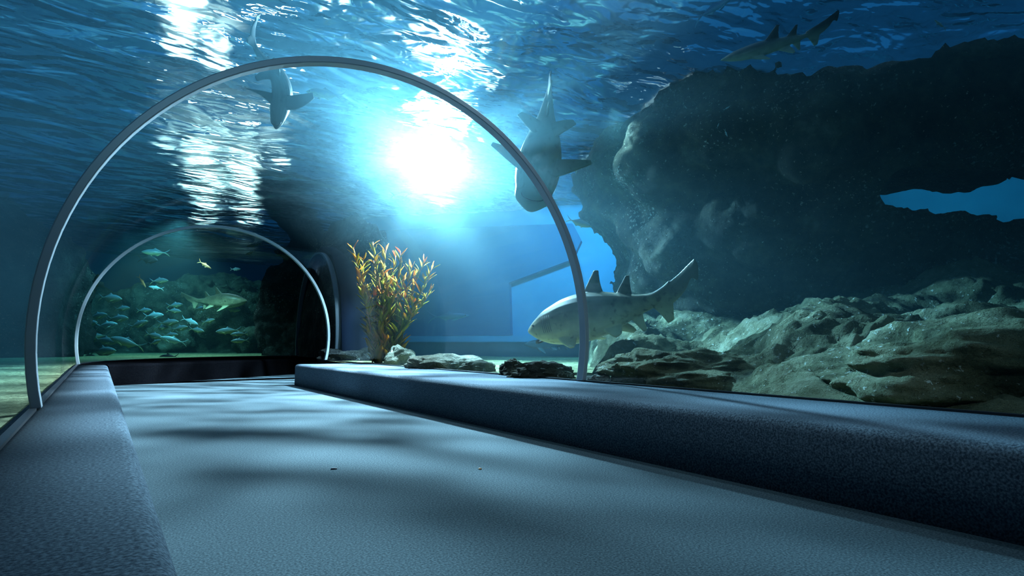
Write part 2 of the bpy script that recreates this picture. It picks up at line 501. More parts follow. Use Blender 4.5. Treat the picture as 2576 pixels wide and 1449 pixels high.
def boulder(name, c, rad, mat, seed, rough=0.35, flat=0.25, rot=0.0, sub=5, label=None, group=None):
    """c is the middle of its foot on the gravel; it is sunk a little"""
    bm = bmesh.new(); bmesh.ops.create_icosphere(bm, subdivisions=sub, radius=1)
    off = Vector((seed * 3.1, seed * 1.7, seed * 0.9))
    V = []
    for v in bm.verts:
        p = v.co.copy()
        a = noise.fractal(p * 1.1 + off, 1.0, 2.0, 5) * rough
        cr = (1 - abs(noise.noise(p * 2.6 + off))) ** 3 * rough * 0.5
        st = noise.noise(Vector((p.x * 2, p.y * 2, p.z * 7)) + off) * rough * 0.15
        p *= 1 + a + cr * 0.6 + st
        if p.z < -flat: p.z = -flat
        V.append(p)
    F = [[q.index for q in f.verts] for f in bm.faces]; bm.free()
    cs, sn = math.cos(rot), math.sin(rot)
    W = [Vector((p.x * rad[0] * cs - p.y * rad[1] * sn, p.x * rad[0] * sn + p.y * rad[1] * cs, (p.z + flat * 0.7) * rad[2])) for p in V]
    o = mesh_obj(name, W, F, mat); o.location = c
    tag(o, label, 'rock', group)
    return o


def lin(pts, x):
    if x <= pts[0][0]: return pts[0][1]
    for (a, b), (c, d) in zip(pts, pts[1:]):
        if x <= c: return b + (d - b) * (x - a) / (c - a)
    return pts[-1][1]


big = [(1478, 420), (1480, 360), (1500, 325), (1530, 303), (1600, 280), (1650, 243), (1700, 203), (1760, 172), (1850, 160), (1960, 158), (2080, 164), (2200, 170), (2290, 140), (2400, 110), (2600, 80), (2850, 70),
       (2850, 402), (2600, 412), (2375, 416), (2310, 414), (2290, 416), (2268, 444), (2256, 458), (2238, 470), (2240, 486), (2262, 503), (2320, 510), (2375, 519), (2600, 553), (2850, 590), (2850, 800), (2400, 800), (2100, 800), (1800, 800),
       (1650, 790), (1598, 730), (1594, 690), (1612, 650), (1592, 610), (1560, 570), (1522, 542), (1497, 515), (1488, 492), (1510, 476), (1494, 455)]
bd = lambda x, y: lin([(1478, 8.1), (1650, 7.2), (1850, 6.25), (2200, 5.7), (2600, 5.3), (2850, 5.2)], x) + max(0, (y - 150)) * 0.0014
o = cut_rock(big, bd, 2.0, 'rock_overhang', M_rock, 0.06, ((1.6, 0.42, False), (0.55, 0.20, True), (0.18, 0.06, False)),
             [(1560, 420, 8.3, 0.5), (1700, 400, 7.6, 0.8), (1850, 330, 7.0, 0.8), (2050, 350, 6.6, 0.85), (1900, 560, 7.2, 0.75), (1720, 620, 7.7, 0.6), (2300, 300, 6.3, 0.6), (2500, 700, 6.4, 0.6), (2450, 300, 6.0, 0.6)])
tag(o, 'huge dark rock overhang filling the right of the tank, with a hole through it', 'rock')

# rock slope under the overhang: crags rising from the gravel by the glass
def sstep(a, b, x):
    t = max(0, min(1, (x - a) / (b - a))); return t * t * (3 - 2 * t)


def slope_h(x, y):
    u = x - 3.3
    base = 0.32 + 0.07 * u + 0.38 * sstep(1.4, 4.2, u) + 0.3 * sstep(0.5, 1.2, u) * (0.5 + noise.noise((x * 0.7, y * 0.7, 1)))
    p = Vector((x, y, 0))
    m = noise.fractal(p * 0.55 + Vector((4, 2, 0)), 1.0, 2.0, 3) * 0.28
    rid = noise.ridged_multi_fractal(p * 0.55 + Vector((7, 1, 2)), 0.9, 2.1, 5, 1.0, 2.0) * 0.17 - 0.1
    rid2 = noise.ridged_multi_fractal(p * 1.7 + Vector((1, 9, 2)), 0.8, 2.2, 5, 1.0, 2.0) * 0.075
    fine = noise.fractal(p * 6.5, 0.7, 2.0, 5) * 0.035
    led = base + (m + rid - 0.12) * (0.25 + 0.75 * sstep(0.2, 1.4, u)) + rid2 * (0.4 + 0.6 * sstep(0, 1, u)) + fine
    e = 0.93 * y + 0.35 * noise.noise((x * 1.3, y * 1.3, 5)) + 0.1 * noise.noise((x * 4, y * 4, 5))     # left edge of the slope
    k = sstep(-0.12, 0.30, x - e - 0.05)
    k2 = sstep(0, 0.5, x - e)
    g = sstep(-0.1, 0.5, u)
    h = 0.05 + (led * (0.72 + 0.28 * k2) - 0.05) * k + noise.noise((x * 9, y * 9, 0)) * 0.012
    return 0.22 * (1 - g) + h * g


mb = MB(); sx0, sx1, sy0, sy1, n1, n2 = 3.262, 10.5, -3.5, 9.0, 190, 320
v = []
for j in range(n2 + 1):
    for i in range(n1 + 1):
        u = i / n1; x = sx0 + (sx1 - sx0) * (u ** 1.35); y = sy0 + (sy1 - sy0) * j / n2
        h = slope_h(x, y)
        dx = 0.12 * noise.noise((x * 2.2, y * 2.2, h * 3)) * sstep(0.15, 1.0, x - 3.3); dy = 0.12 * noise.noise((x * 2.2 + 9, y * 2.2, h * 3))
        v.append((x + dx, y + dy, h))
mb.add(v, [(j * (n1 + 1) + i, j * (n1 + 1) + i + 1, (j + 1) * (n1 + 1) + i + 1, (j + 1) * (n1 + 1) + i) for j in range(n2) for i in range(n1)])
o = mb.build('rock_slope', M_rockpale)
tag(o, 'craggy algae-covered rock slope rising from the gravel behind the glass below the overhang', 'rock')

def foot(px, py, d):
    q = at(px, py, d); q.z = SAND - 0.01; return q
boulder('boulder', foot(1006, 915, 8.6), (0.24, 0.2, 0.23), M_stone, 1, 0.3, rot=0.3, label='pointed grey boulder at the foot of the orange seaweed')
boulder('boulder', foot(1125, 932, 7.2), (0.42, 0.28, 0.15), M_stone, 2, 0.32, rot=-0.5, label='broad pale boulder behind the glass between the seaweed and the dark boulders')
boulder('boulder', foot(1200, 938, 6.6), (0.18, 0.15, 0.10), M_stone, 9, 0.32, rot=-0.5, label='small pale boulder to the right of the broad pale boulder')
boulder('boulder', foot(1290, 945, 5.75), (0.14, 0.11, 0.12), M_rock, 3, 0.55, rot=0.4, label='small dark boulder left of the jagged dark boulder, near the foot of the large rib')
boulder('boulder', foot(1380, 955, 5.35), (0.26, 0.15, 0.11), M_rock, 4, 0.6, rot=-0.3, label='jagged dark boulder lying just left of the foot of the large rib')
boulder('boulder', foot(1502, 968, 4.85), (0.13, 0.10, 0.05), M_rock, 5, 0.4, rot=0, label='low dark stone just right of the foot of the large rib')
boulder('boulder', foot(885, 892, 10.6), (0.5, 0.3, 0.2), M_rockdark, 6, 0.4, rot=0.2, label='dim low boulder left of the seaweed, behind the far glass panel')
boulder('boulder', Vector((3.95, 3.0, SAND)), (0.45, 0.62, 0.20), M_rockpale, 7, 0.5, rot=0.5, sub=6, label='low crusted boulder against the glass below the middle of the rock slope')
boulder('boulder', Vector((4.35, 1.15, SAND)), (0.75, 0.95, 0.34), M_rockpale, 8, 0.4, rot=0.3, sub=6, label='large mossy boulder against the glass at the right end of the bench')
boulder('boulder', Vector((4.75, 1.75, SAND + 0.12)), (0.55, 0.42, 0.22), M_rock, 12, 0.4, rot=-0.4, sub=6, label='dark slab-like boulder on top of the large mossy boulder at the right')

pil = [(655, 905), (642, 860), (636, 800), (646, 745), (655, 700), (672, 668), (714, 660), (700, 645), (680, 630), (720, 616), (730, 600), (690, 560), (640, 520), (640, 470), (700, 470), (765, 535), (820, 620), (862, 690), (905, 730), (960, 800), (990, 905)]
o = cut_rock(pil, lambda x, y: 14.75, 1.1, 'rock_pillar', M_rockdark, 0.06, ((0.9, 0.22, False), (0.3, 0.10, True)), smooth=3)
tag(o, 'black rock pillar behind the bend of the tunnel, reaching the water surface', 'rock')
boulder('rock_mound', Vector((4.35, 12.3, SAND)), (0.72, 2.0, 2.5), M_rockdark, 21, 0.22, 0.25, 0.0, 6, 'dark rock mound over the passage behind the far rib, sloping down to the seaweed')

far = [(-400, 905), (-400, 600), (-200, 640), (0, 690), (120, 720), (230, 745), (300, 735), (420, 705), (520, 700), (600, 715), (660, 740), (720, 700), (760, 905)]
o = cut_rock(far, lambda x, y: 18.2, 2.4, 'rock_bank', M_rockpale, 0.10, ((1.2, 0.9, False), (0.4, 0.3, True)),
             [(260, 830, 18.3, 0.9), (430, 850, 18.0, 0.7), (560, 800, 18.2, 0.9), (120, 800, 18.2, 1.0), (620, 860, 17.7, 0.6)], smooth=4)
tag(o, 'dark rock bank in the distance behind the fish school', 'rock')
lft = [(-700, 1000), (-700, 250), (-400, 330), (-200, 430), (-60, 520), (60, 590), (150, 700), (110, 800), (150, 905)]
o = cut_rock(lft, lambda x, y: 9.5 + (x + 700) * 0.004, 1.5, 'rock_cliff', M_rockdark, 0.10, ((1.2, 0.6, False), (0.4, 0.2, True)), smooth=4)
tag(o, 'dark rock face outside the glass at the far left of the walkway', 'rock')

# ------------------------------------------------------------------ sharks and fish
def skin_mat(name, back, belly, lo, hi, spots=0.0, fin_dark=True, rough=0.45):
    m, nt, b = material(name, rough=rough, spec=0.3)
    tc = node(nt, 'ShaderNodeTexCoord'); sp = node(nt, 'ShaderNodeSeparateXYZ')
    nt.links.new(tc.outputs['Object'], sp.inputs[0])
    n = node(nt, 'ShaderNodeTexNoise', Scale=9.0, Detail=4); nt.links.new(tc.outputs['Object'], n.inputs['Vector'])
    ad = node(nt, 'ShaderNodeMath', operation='MULTIPLY_ADD'); ad.inputs[1].default_value = (hi - lo) * 0.5
    nt.links.new(n.outputs['Fac'], ad.inputs[0]); nt.links.new(sp.outputs['Z'], ad.inputs[2])
    mr = node(nt, 'ShaderNodeMapRange', interpolation_type='SMOOTHSTEP'); mr.inputs['From Min'].default_value = lo + (hi - lo) * 0.25; mr.inputs['From Max'].default_value = hi + (hi - lo) * 0.25
    nt.links.new(ad.outputs[0], mr.inputs['Value'])
    mx = node(nt, 'ShaderNodeMix', data_type='RGBA'); mx.inputs[6].default_value = (*belly, 1); mx.inputs[7].default_value = (*back, 1)
    nt.links.new(mr.outputs[0], mx.inputs[0]); col = mx.outputs[2]
    if spots:
        vo = node(nt, 'ShaderNodeTexNoise', Scale=16.0, Detail=1); nt.links.new(tc.outputs['Object'], vo.inputs['Vector'])
        rp = ramp(nt, [(0.60, (1, 1, 1)), (0.72, (1 - spots,) * 3)]); nt.links.new(vo.outputs['Fac'], rp.inputs['Fac'])
        m2 = node(nt, 'ShaderNodeMix', data_type='RGBA', blend_type='MULTIPLY'); m2.inputs[0].default_value = 1
        nt.links.new(col, m2.inputs[6]); nt.links.new(rp.outputs[0], m2.inputs[7]); col = m2.outputs[2]
    nt.links.new(col, b.inputs['Base Color'])
    return m


M_shark = skin_mat('shark_skin', (0.07, 0.062, 0.034), (0.52, 0.47, 0.27), -0.22, 0.16, 0.5)
M_sharkgrey = skin_mat('shark_skin_grey', (0.05, 0.06, 0.065), (0.26, 0.32, 0.26), -0.03, 0.08, 0.2)
M_sharkdark = skin_mat('shark_skin_dark', (0.018, 0.024, 0.028), (0.075, 0.088, 0.08), -0.05, 0.08, 0.2)
M_fish = skin_mat('fish_silver_yellow', (0.10, 0.17, 0.21), (0.30, 0.31, 0.12), -0.08, 0.07, 0, rough=0.35)
M_fishpale = skin_mat('fish_pale', (0.28, 0.48, 0.55), (0.45, 0.55, 0.5), -0.08, 0.07, 0, rough=0.3)
M_fishorange = skin_mat('fish_orange', (0.32, 0.12, 0.035), (0.35, 0.2, 0.08), -0.08, 0.07, 0)
M_fishdark = skin_mat('fish_dark', (0.008, 0.011, 0.015), (0.02, 0.025, 0.03), -0.08, 0.07, 0)
M_fishghost = skin_mat('fish_blue', (0.03, 0.16, 0.36), (0.05, 0.26, 0.42), -0.08, 0.07, 0)
M_eye, nt, b = material('eye_dark', (0.008, 0.008, 0.01), 0.15)
M_mouth, nt, b = material('mouth_dark', (0.05, 0.035, 0.03), 0.7)


def spine(theta):
    """theta: [(x, degrees)] heading of the back bone along the body; returns a map from straight to bent body"""
    N = 100; pos = [Vector((0, 0, 0))]; th = [R_(lin(theta, 0))]
    for i in range(1, N + 1):
        a = R_(lin(theta, (i - 0.5) / N)); pos.append(pos[-1] + Vector((math.cos(a), math.sin(a), 0)) / N); th.append(R_(lin(theta, i / N)))
    def f(p):
        t = max(0, min(0.9999, p[0])) * N; i = int(t); k = t - i
        q = pos[i].lerp(pos[i + 1], k); a = th[i] * (1 - k) + th[i + 1] * k
        ex = p[0] - max(0, min(0.9999, p[0]))
        return Vector((q.x + ex * math.cos(a) - p[1] * math.sin(a), q.y + ex * math.sin(a) + p[1] * math.cos(a), p[2]))
    return f


def body_rings(st, n=20, pw=0.85):
    rings = []; m = len(st); out = []
    for k in range(m - 1):
        for u in (0, 0.25, 0.5, 0.75):
            v = []
            for q in range(4):
                p = [st[max(0, min(m - 1, k + d))][q] for d in (-1, 0, 1, 2)]
                x0, x1, x2, x3 = [st[max(0, min(m - 1, k + d))][0] for d in (-1, 0, 1, 2)]
                h = x2 - x1; t1 = (p[2] - p[0]) / (x2 - x0) * h; t2 = (p[3] - p[1]) / (x3 - x1) * h
                v.append((2 * u ** 3 - 3 * u * u + 1) * p[1] + (u ** 3 - 2 * u * u + u) * t1 + (3 * u * u - 2 * u ** 3) * p[2] + (u ** 3 - u * u) * t2)
            out.append(v)
    st = out + [st[-1]]
    for x, zt, zb, w in st:
        c = (zt + zb) / 2; h = (zt - zb) / 2; r = []
        for i in range(n):
            a = 2 * PI * i / n; ca, sa = math.cos(a), math.sin(a)
            r.append((x, w * math.copysign(abs(ca) ** pw, ca), c + h * math.copysign(abs(sa) ** pw, sa)))
        rings.append(r)
    return rings


def fin(mb, stations, side):
    """stations: (leading edge, trailing edge, thickness) from root to tip; side: direction of the thickness"""
    rings = []; s = Vector(side)
    st = [(Vector(a), Vector(b_), t) for a, b_, t in stations]; n = len(st); out = []
    def cr(k, q, u):
        p = [st[max(0, min(n - 1, k + d))][q] for d in (-1, 0, 1, 2)]
        return 0.5 * (2 * p[1] + (p[2] - p[0]) * u + (2 * p[0] - 5 * p[1] + 4 * p[2] - p[3]) * u * u + (3 * p[1] - p[0] - 3 * p[2] + p[3]) * u ** 3)
    for k in range(n - 1):
        for u in (0, 0.25, 0.5, 0.75): out.append((cr(k, 0, u), cr(k, 1, u), cr(k, 2, u)))
    stations = out + [st[-1]]
    for le, te, t in stations:
        le, te = Vector(le), Vector(te); a = le.lerp(te, 0.3); b = le.lerp(te, 0.72)
        rings.append([le + s * t * 0.26, a + s * t / 2, b + s * t * 0.42, te + s * t * 0.16, te - s * t * 0.16, b - s * t * 0.42, a - s * t / 2, le - s * t * 0.26])
    mb.loft(rings)


def place(o, nose, back, dorsal):
    X = back.normalized(); Z = (dorsal - X * dorsal.dot(X)).normalized(); Y = Z.cross(X)
    o.matrix_world = Matrix.Translation(nose) @ Matrix((X, Y, Z)).transposed().to_4x4()


def shark(name, L, nose, back, dorsal, mat, theta=((0, 0), (1, 0)), tall=1.0, wide=1.0, pect=(0.20, -0.10), tail=1.0, label='', group=None, details=True, pelvic=1.0, snout=1.0):
    f = spine(theta)
    st = [(0.0, 0.003, -0.006, 0.007), (0.012, 0.010, -0.013, 0.018), (0.04, 0.024, -0.026, 0.036), (0.075, 0.040, -0.044, 0.052), (0.14, 0.066, -0.066, 0.071), (0.2, 0.080, -0.078, 0.080), (0.28, 0.095, -0.086, 0.084),
          (0.38, 0.098, -0.084, 0.080), (0.48, 0.086, -0.072, 0.066), (0.56, 0.070, -0.054, 0.050), (0.64, 0.052, -0.034, 0.034), (0.70, 0.042, -0.022, 0.025), (0.76, 0.040, -0.012, 0.018), (0.82, 0.052, 0.006, 0.012), (0.86, 0.066, 0.025, 0.009)]
    st = [(x, a * tall, b_ * tall, w * wide * (snout if x < 0.1 else 1)) for x, a, b_, w in st]
    mb = MB(); mb.loft(body_rings(st))
    T = tall
    fin(mb, [((0.36, 0, 0.07 * T), (0.50, 0, 0.06 * T), 0.03), ((0.425, 0, 0.09 * T + 0.05), (0.495, 0, 0.09 * T + 0.04), 0.02), ((0.475, 0, 0.09 * T + 0.105), (0.502, 0, 0.09 * T + 0.10), 0.013)], (0, 1, 0))
    fin(mb, [((0.545, 0, 0.045 * T), (0.655, 0, 0.03 * T), 0.026), ((0.60, 0, 0.06 * T + 0.04), (0.652, 0, 0.05 * T + 0.03), 0.018), ((0.64, 0, 0.06 * T + 0.082), (0.662, 0, 0.06 * T + 0.078), 0.012)], (0, 1, 0))
    fin(mb, [((0.60, 0, -0.02 * T), (0.685, 0, -0.012 * T), 0.024), ((0.64, 0, -0.03 * T - 0.04), (0.685, 0, -0.02 * T - 0.035), 0.017), ((0.668, 0, -0.03 * T - 0.078), (0.69, 0, -0.03 * T - 0.072), 0.012)], (0, 1, 0))
    for s in (1, -1):
        py, pz = pect
        W = 0.055 * wide
        fin(mb, [((0.215, s * W, -0.045 * T), (0.335, s * W * 0.9, -0.055 * T), 0.030), ((0.275, s * (W + py * 0.5), -0.05 * T + pz * 0.5), (0.355, s * (W + py * 0.45), -0.055 * T + pz * 0.5), 0.020), ((0.345, s * (W + py), -0.05 * T + pz), (0.372, s * (W + py * 0.96), -0.05 * T + pz), 0.012)], (0, -pz * 2 * s, 1) if abs(pz) > 0.05 else (0, 0, 1))
        fin(mb, [((0.465, s * 0.032 * wide, -0.050 * T), (0.575, s * 0.022 * wide, -0.045 * T), 0.026), ((0.52, s * (0.035 * wide + 0.045 * pelvic), -0.055 * T - 0.022), (0.59, s * (0.028 * wide + 0.035 * pelvic), -0.05 * T - 0.02), 0.017), ((0.56, s * (0.035 * wide + 0.078 * pelvic), -0.055 * T - 0.042), (0.592, s * (0.03 * wide + 0.068 * pelvic), -0.05 * T - 0.04), 0.012)], (0, 0.3 * s, 1))
    k = tail
    fin(mb, [((0.73, 0, 0.037), (0.76, 0, -0.012), 0.030), ((0.81, 0, 0.054 + 0.014 * k), (0.845, 0, -0.018), 0.024), ((0.90, 0, 0.062 + 0.05 * k), (0.925, 0, -0.006 + 0.04 * k), 0.018), ((0.955, 0, 0.063 + 0.085 * k), (0.972, 0, 0.016 + 0.075 * k), 0.015), ((0.98, 0, 0.065 + 0.10 * k), (1.005, 0, 0.0 + 0.08 * k), 0.014), ((1.012, 0, 0.07 + 0.115 * k), (1.022, 0, 0.045 + 0.105 * k), 0.012)], (0, 1, 0))
    fin(mb, [((0.735, 0, 0.0), (0.86, 0, 0.01), 0.024), ((0.775, 0, -0.05), (0.85, 0, -0.04), 0.018), ((0.805, 0, -0.10), (0.84, 0, -0.09), 0.014)], (0, 1, 0))
    mb.v = [f(p) * L for p in mb.v]
    o = mb.build(name, mat)
    r = o.modifiers.new('remesh', 'REMESH'); r.mode = 'VOXEL'; r.voxel_size = (0.0034 if details else 0.0055) * L; r.use_smooth_shade = True
    s_ = o.modifiers.new('soften', 'SMOOTH'); s_.factor = 0.5; s_.iterations = 7
    place(o, nose, back, dorsal)
    tag(o, label, 'shark', group)
    if details:
        for s in (1, -1):
            bm = bmesh.new(); bmesh.ops.create_icosphere(bm, subdivisions=2, radius=0.0075 * L)
            c = f((0.085, s * 0.0535 * wide, 0.016 * T)) * L
            e = mesh_obj('eye', [c + v.co for v in bm.verts], [[q.index for q in ff.verts] for ff in bm.faces], M_eye, o); bm.free()
        mo = MB(); rings = []
        for i in range(13):
            a = -PI / 2 + PI * i / 12
            c = Vector((0.095 - 0.045 * math.cos(a), 0.046 * wide * math.sin(a), -0.050 * T - 0.004 + 0.012 * abs(math.sin(a)) ** 2))
            rings.append([f(c + Vector((0.004 * math.cos(q), 0, 0.006 * math.sin(q)))) * L for q in [2 * PI * j / 6 for j in range(6)]])
        mo.loft(rings); mo.build('mouth', M_mouth, o)
        for s in (1, -1):
            for g in range(5):
                gm = MB(); x = 0.168 + 0.013 * g; rr = []
                for i in range(7):
                    a = R_(-38 + 62 * i / 6)
                    rr.append([f((x - 0.006 * math.cos(a) + 0.0016 * math.cos(q), s * (lin([(0.14, 0.0715), (0.2, 0.0805), (0.28, 0.0845)], x) * wide * math.cos(a) ** 0.85 + 0.0005), 0.01 + 0.074 * T * math.copysign(abs(math.sin(a)) ** 0.85, math.sin(a)) + 0.0016 * math.sin(q))) * L for q in (0, PI / 2, PI, 3 * PI / 2)])
                gm.loft(rr); gm.build('gill_slit', M_mouth, o)
    return o


def sidefish_mesh(name, mat, tall=1.0, wide=1.0):
    st = [(0.0, 0.004, -0.008, 0.004), (0.03, 0.03, -0.03, 0.018), (0.09, 0.068, -0.064, 0.036), (0.18, 0.105, -0.098, 0.052), (0.30, 0.130, -0.125, 0.060), (0.43, 0.125, -0.125, 0.056), (0.56, 0.095, -0.098, 0.044), (0.67, 0.058, -0.060, 0.028), (0.76, 0.028, -0.030, 0.015), (0.82, 0.018, -0.018, 0.008)]
    st = [(x, a * tall, b_ * tall, w * wide) for x, a, b_, w in st]
    mb = MB(); mb.loft(body_rings(st, 16, 0.95))
    fin(mb, [((0.78, 0, 0.015), (0.84, 0, 0.0), 0.012), ((0.90, 0, 0.075), (0.93, 0, 0.055), 0.008), ((1.0, 0, 0.15), (1.005, 0, 0.14), 0.004)], (0, 1, 0))
    fin(mb, [((0.78, 0, -0.015), (0.84, 0, 0.0), 0.012), ((0.90, 0, -0.075), (0.93, 0, -0.055), 0.008), ((1.0, 0, -0.15), (1.005, 0, -0.14), 0.004)], (0, 1, 0))
    T = tall
    fin(mb, [((0.36, 0, 0.11 * T), (0.72, 0, 0.03 * T), 0.014), ((0.43, 0, 0.135 * T + 0.02), (0.72, 0, 0.045 * T), 0.008), ((0.47, 0, 0.135 * T + 0.055), (0.52, 0, 0.12 * T + 0.03), 0.004)], (0, 1, 0))
    fin(mb, [((0.45, 0, -0.11 * T), (0.72, 0, -0.03 * T), 0.014), ((0.52, 0, -0.115 * T - 0.02), (0.72, 0, -0.045 * T), 0.008), ((0.56, 0, -0.115 * T - 0.05), (0.60, 0, -0.10 * T - 0.03), 0.004)], (0, 1, 0))
    for s in (1, -1):
        fin(mb, [((0.23, s * 0.05 * wide, -0.03), (0.27, s * 0.05 * wide, -0.06), 0.010), ((0.32, s * 0.085 * wide, -0.05), (0.31, s * 0.08 * wide, -0.085), 0.006), ((0.40, s * 0.10 * wide, -0.085), (0.385, s * 0.10 * wide, -0.095), 0.004)], (0, 1, 0.3))
        fin(mb, [((0.30, s * 0.015, -0.115 * T), (0.36, s * 0.012, -0.115 * T), 0.010), ((0.36, s * 0.03, -0.115 * T - 0.05), (0.385, s * 0.03, -0.115 * T - 0.045), 0.004)], (0, 1, 0))
    o = mb.build(name, mat)
    return o


PROTO = {}
def fish(px, py, d, length_px, tilt, left, kind, label, group=None, name='silver_fish', cat='fish', turn=0.25, eye=True):
    """tilt: degrees the head points up; left: head to the left in the photo; turn: how far it swims towards (+) the lens"""
    spec = {'silver': (M_fish, 0.95, 1.0), 'pale': (M_fishpale, 0.9, 1.0), 'orange': (M_fishorange, 0.6, 0.8), 'dark': (M_fishdark, 1.1, 1.1), 'slim': (M_fishpale, 0.5, 0.7), 'ghost': (M_fishghost, 0.5, 0.7)}[kind]
    key = (kind, name)
    if key not in PROTO:
        o = sidefish_mesh(name, *spec); kids = []
        for s in (1, -1):
            bm = bmesh.new(); bmesh.ops.create_icosphere(bm, subdivisions=1, radius=0.014)
            kids.append(mesh_obj('eye', [v.co + Vector((0.085, s * 0.033 * spec[2], 0.014)) for v in bm.verts], [[q.index for q in ff.verts] for ff in bm.faces], M_eye, o)); bm.free()
        PROTO[key] = o
    else:
        src = PROTO[key]; o = src.copy(); COL.objects.link(o)
        for ch in list(src.children):
            c = ch.copy(); COL.objects.link(c); c.parent = o
    L = length_px * d / FPX / math.sqrt(1 - turn * turn)
    sgn = -1 if left else 1
    a = R_(tilt)
    head = (RGT * (sgn * math.cos(a)) + UPV * math.sin(a)) * math.sqrt(1 - turn * turn) - FWD * turn
    up = UPV * math.cos(a) - RGT * (sgn * math.sin(a))
    c = at(px, py, d)
    place(o, c + head * (L / 2), -head, up)
    o.matrix_world = o.matrix_world @ Matrix.Scale(L, 4)
    tag(o, label, cat, group)
    return o


# the shark swimming past the glass on the right
n0 = at(1330, 833, 6.75)
shark('shark', 2.13, n0, RGT * 0.765 + UPV * 0.215 - FWD * 0.60, UPV + RGT * -0.1, M_shark, ((0, 0), (0.5, 0), (1, -14)), 1.36, 1.25, (0.10, -0.055), 0.75,
      'large brown shark swimming left behind the foot of the large rib', pelvic=0.6)
# the shark above, belly to the glass
n1_ = at(1332, 533, 5.9)
shark('shark', 1.70, n1_, UPV * 0.95 + RGT * 0.16 + FWD * 0.22, FWD * 0.9 - RGT * 0.02, M_sharkgrey, ((0, 3), (0.3, 1), (0.6, -2), (1, -3)), 1.1, 1.62, (0.22, -0.01), 0.7,
      'grey shark diving nose down beside the large rib, pale belly and spread fins showing', pelvic=1.6, snout=1.25)
n2_ = at(694, 325, 5.9)
shark('shark', 1.13, n2_, UPV * 0.86 - FWD * 0.5, FWD * 0.9 + UPV * 0.3, M_sharkdark, ((0, 20), (0.25, 24), (0.42, -5), (0.55, -42), (0.70, -30), (0.80, -5), (1, 34)), 1.0, 1.0, (0.24, -0.01), 0.8,
      'dark shark with a curled tail overhead, crossing the top of the large rib', pelvic=1.3)
shark('shark', 1.2, at(1318, 866, 12.4), RGT * 0.95 + UPV * -0.03 + FWD * 0.2, UPV, M_sharkdark, ((0, 0), (1, 8)), 1.0, 1.1, (0.10, -0.10), 0.8,
      'small distant shark low over the gravel, below the snout of the brown shark', details=False)
shark('shark', 1.15, at(1812, 152, 5.55), RGT * 0.95 + UPV * 0.24 + FWD * -0.05, UPV + FWD * -0.6, M_sharkgrey, ((0, 0), (1, 6)), 0.62, 0.8, (0.08, -0.03), 0.6,  # mirror image on the water surface, added as a solid shark
      'slender pale green shark shape standing in for a surface reflection above the rock overhang', details=False)
shark('shark', 1.95, at(622, 757, 15.9), RGT * -0.97 + UPV * -0.02 + FWD * 0.2, UPV, M_shark, ((0, 0), (1, 8)), 1.15, 1.2, (0.10, -0.08), 0.7,
      'pale-bellied shark behind the fish school, seen through the far rib', details=False)
shark('shark', 0.42, at(620, 620, 13.5), RGT * 0.95 + UPV * 0.25, FWD * 0.4 + UPV, M_sharkdark, ((0, 0), (1, 10)), 0.9, 1.0, (0.14, -0.03), 1.2,
      'tiny dark shark silhouette above the smaller one near the far rib top', details=False)
shark('shark', 0.26, at(618, 640, 13.5), RGT * 0.95 + UPV * 0.3, FWD * 0.4 + UPV, M_sharkdark, ((0, 0), (1, -10)), 0.9, 1.0, (0.14, -0.03), 1.2,
      'tiny dark shark silhouette under the other silhouette near the top of the far rib', details=False)

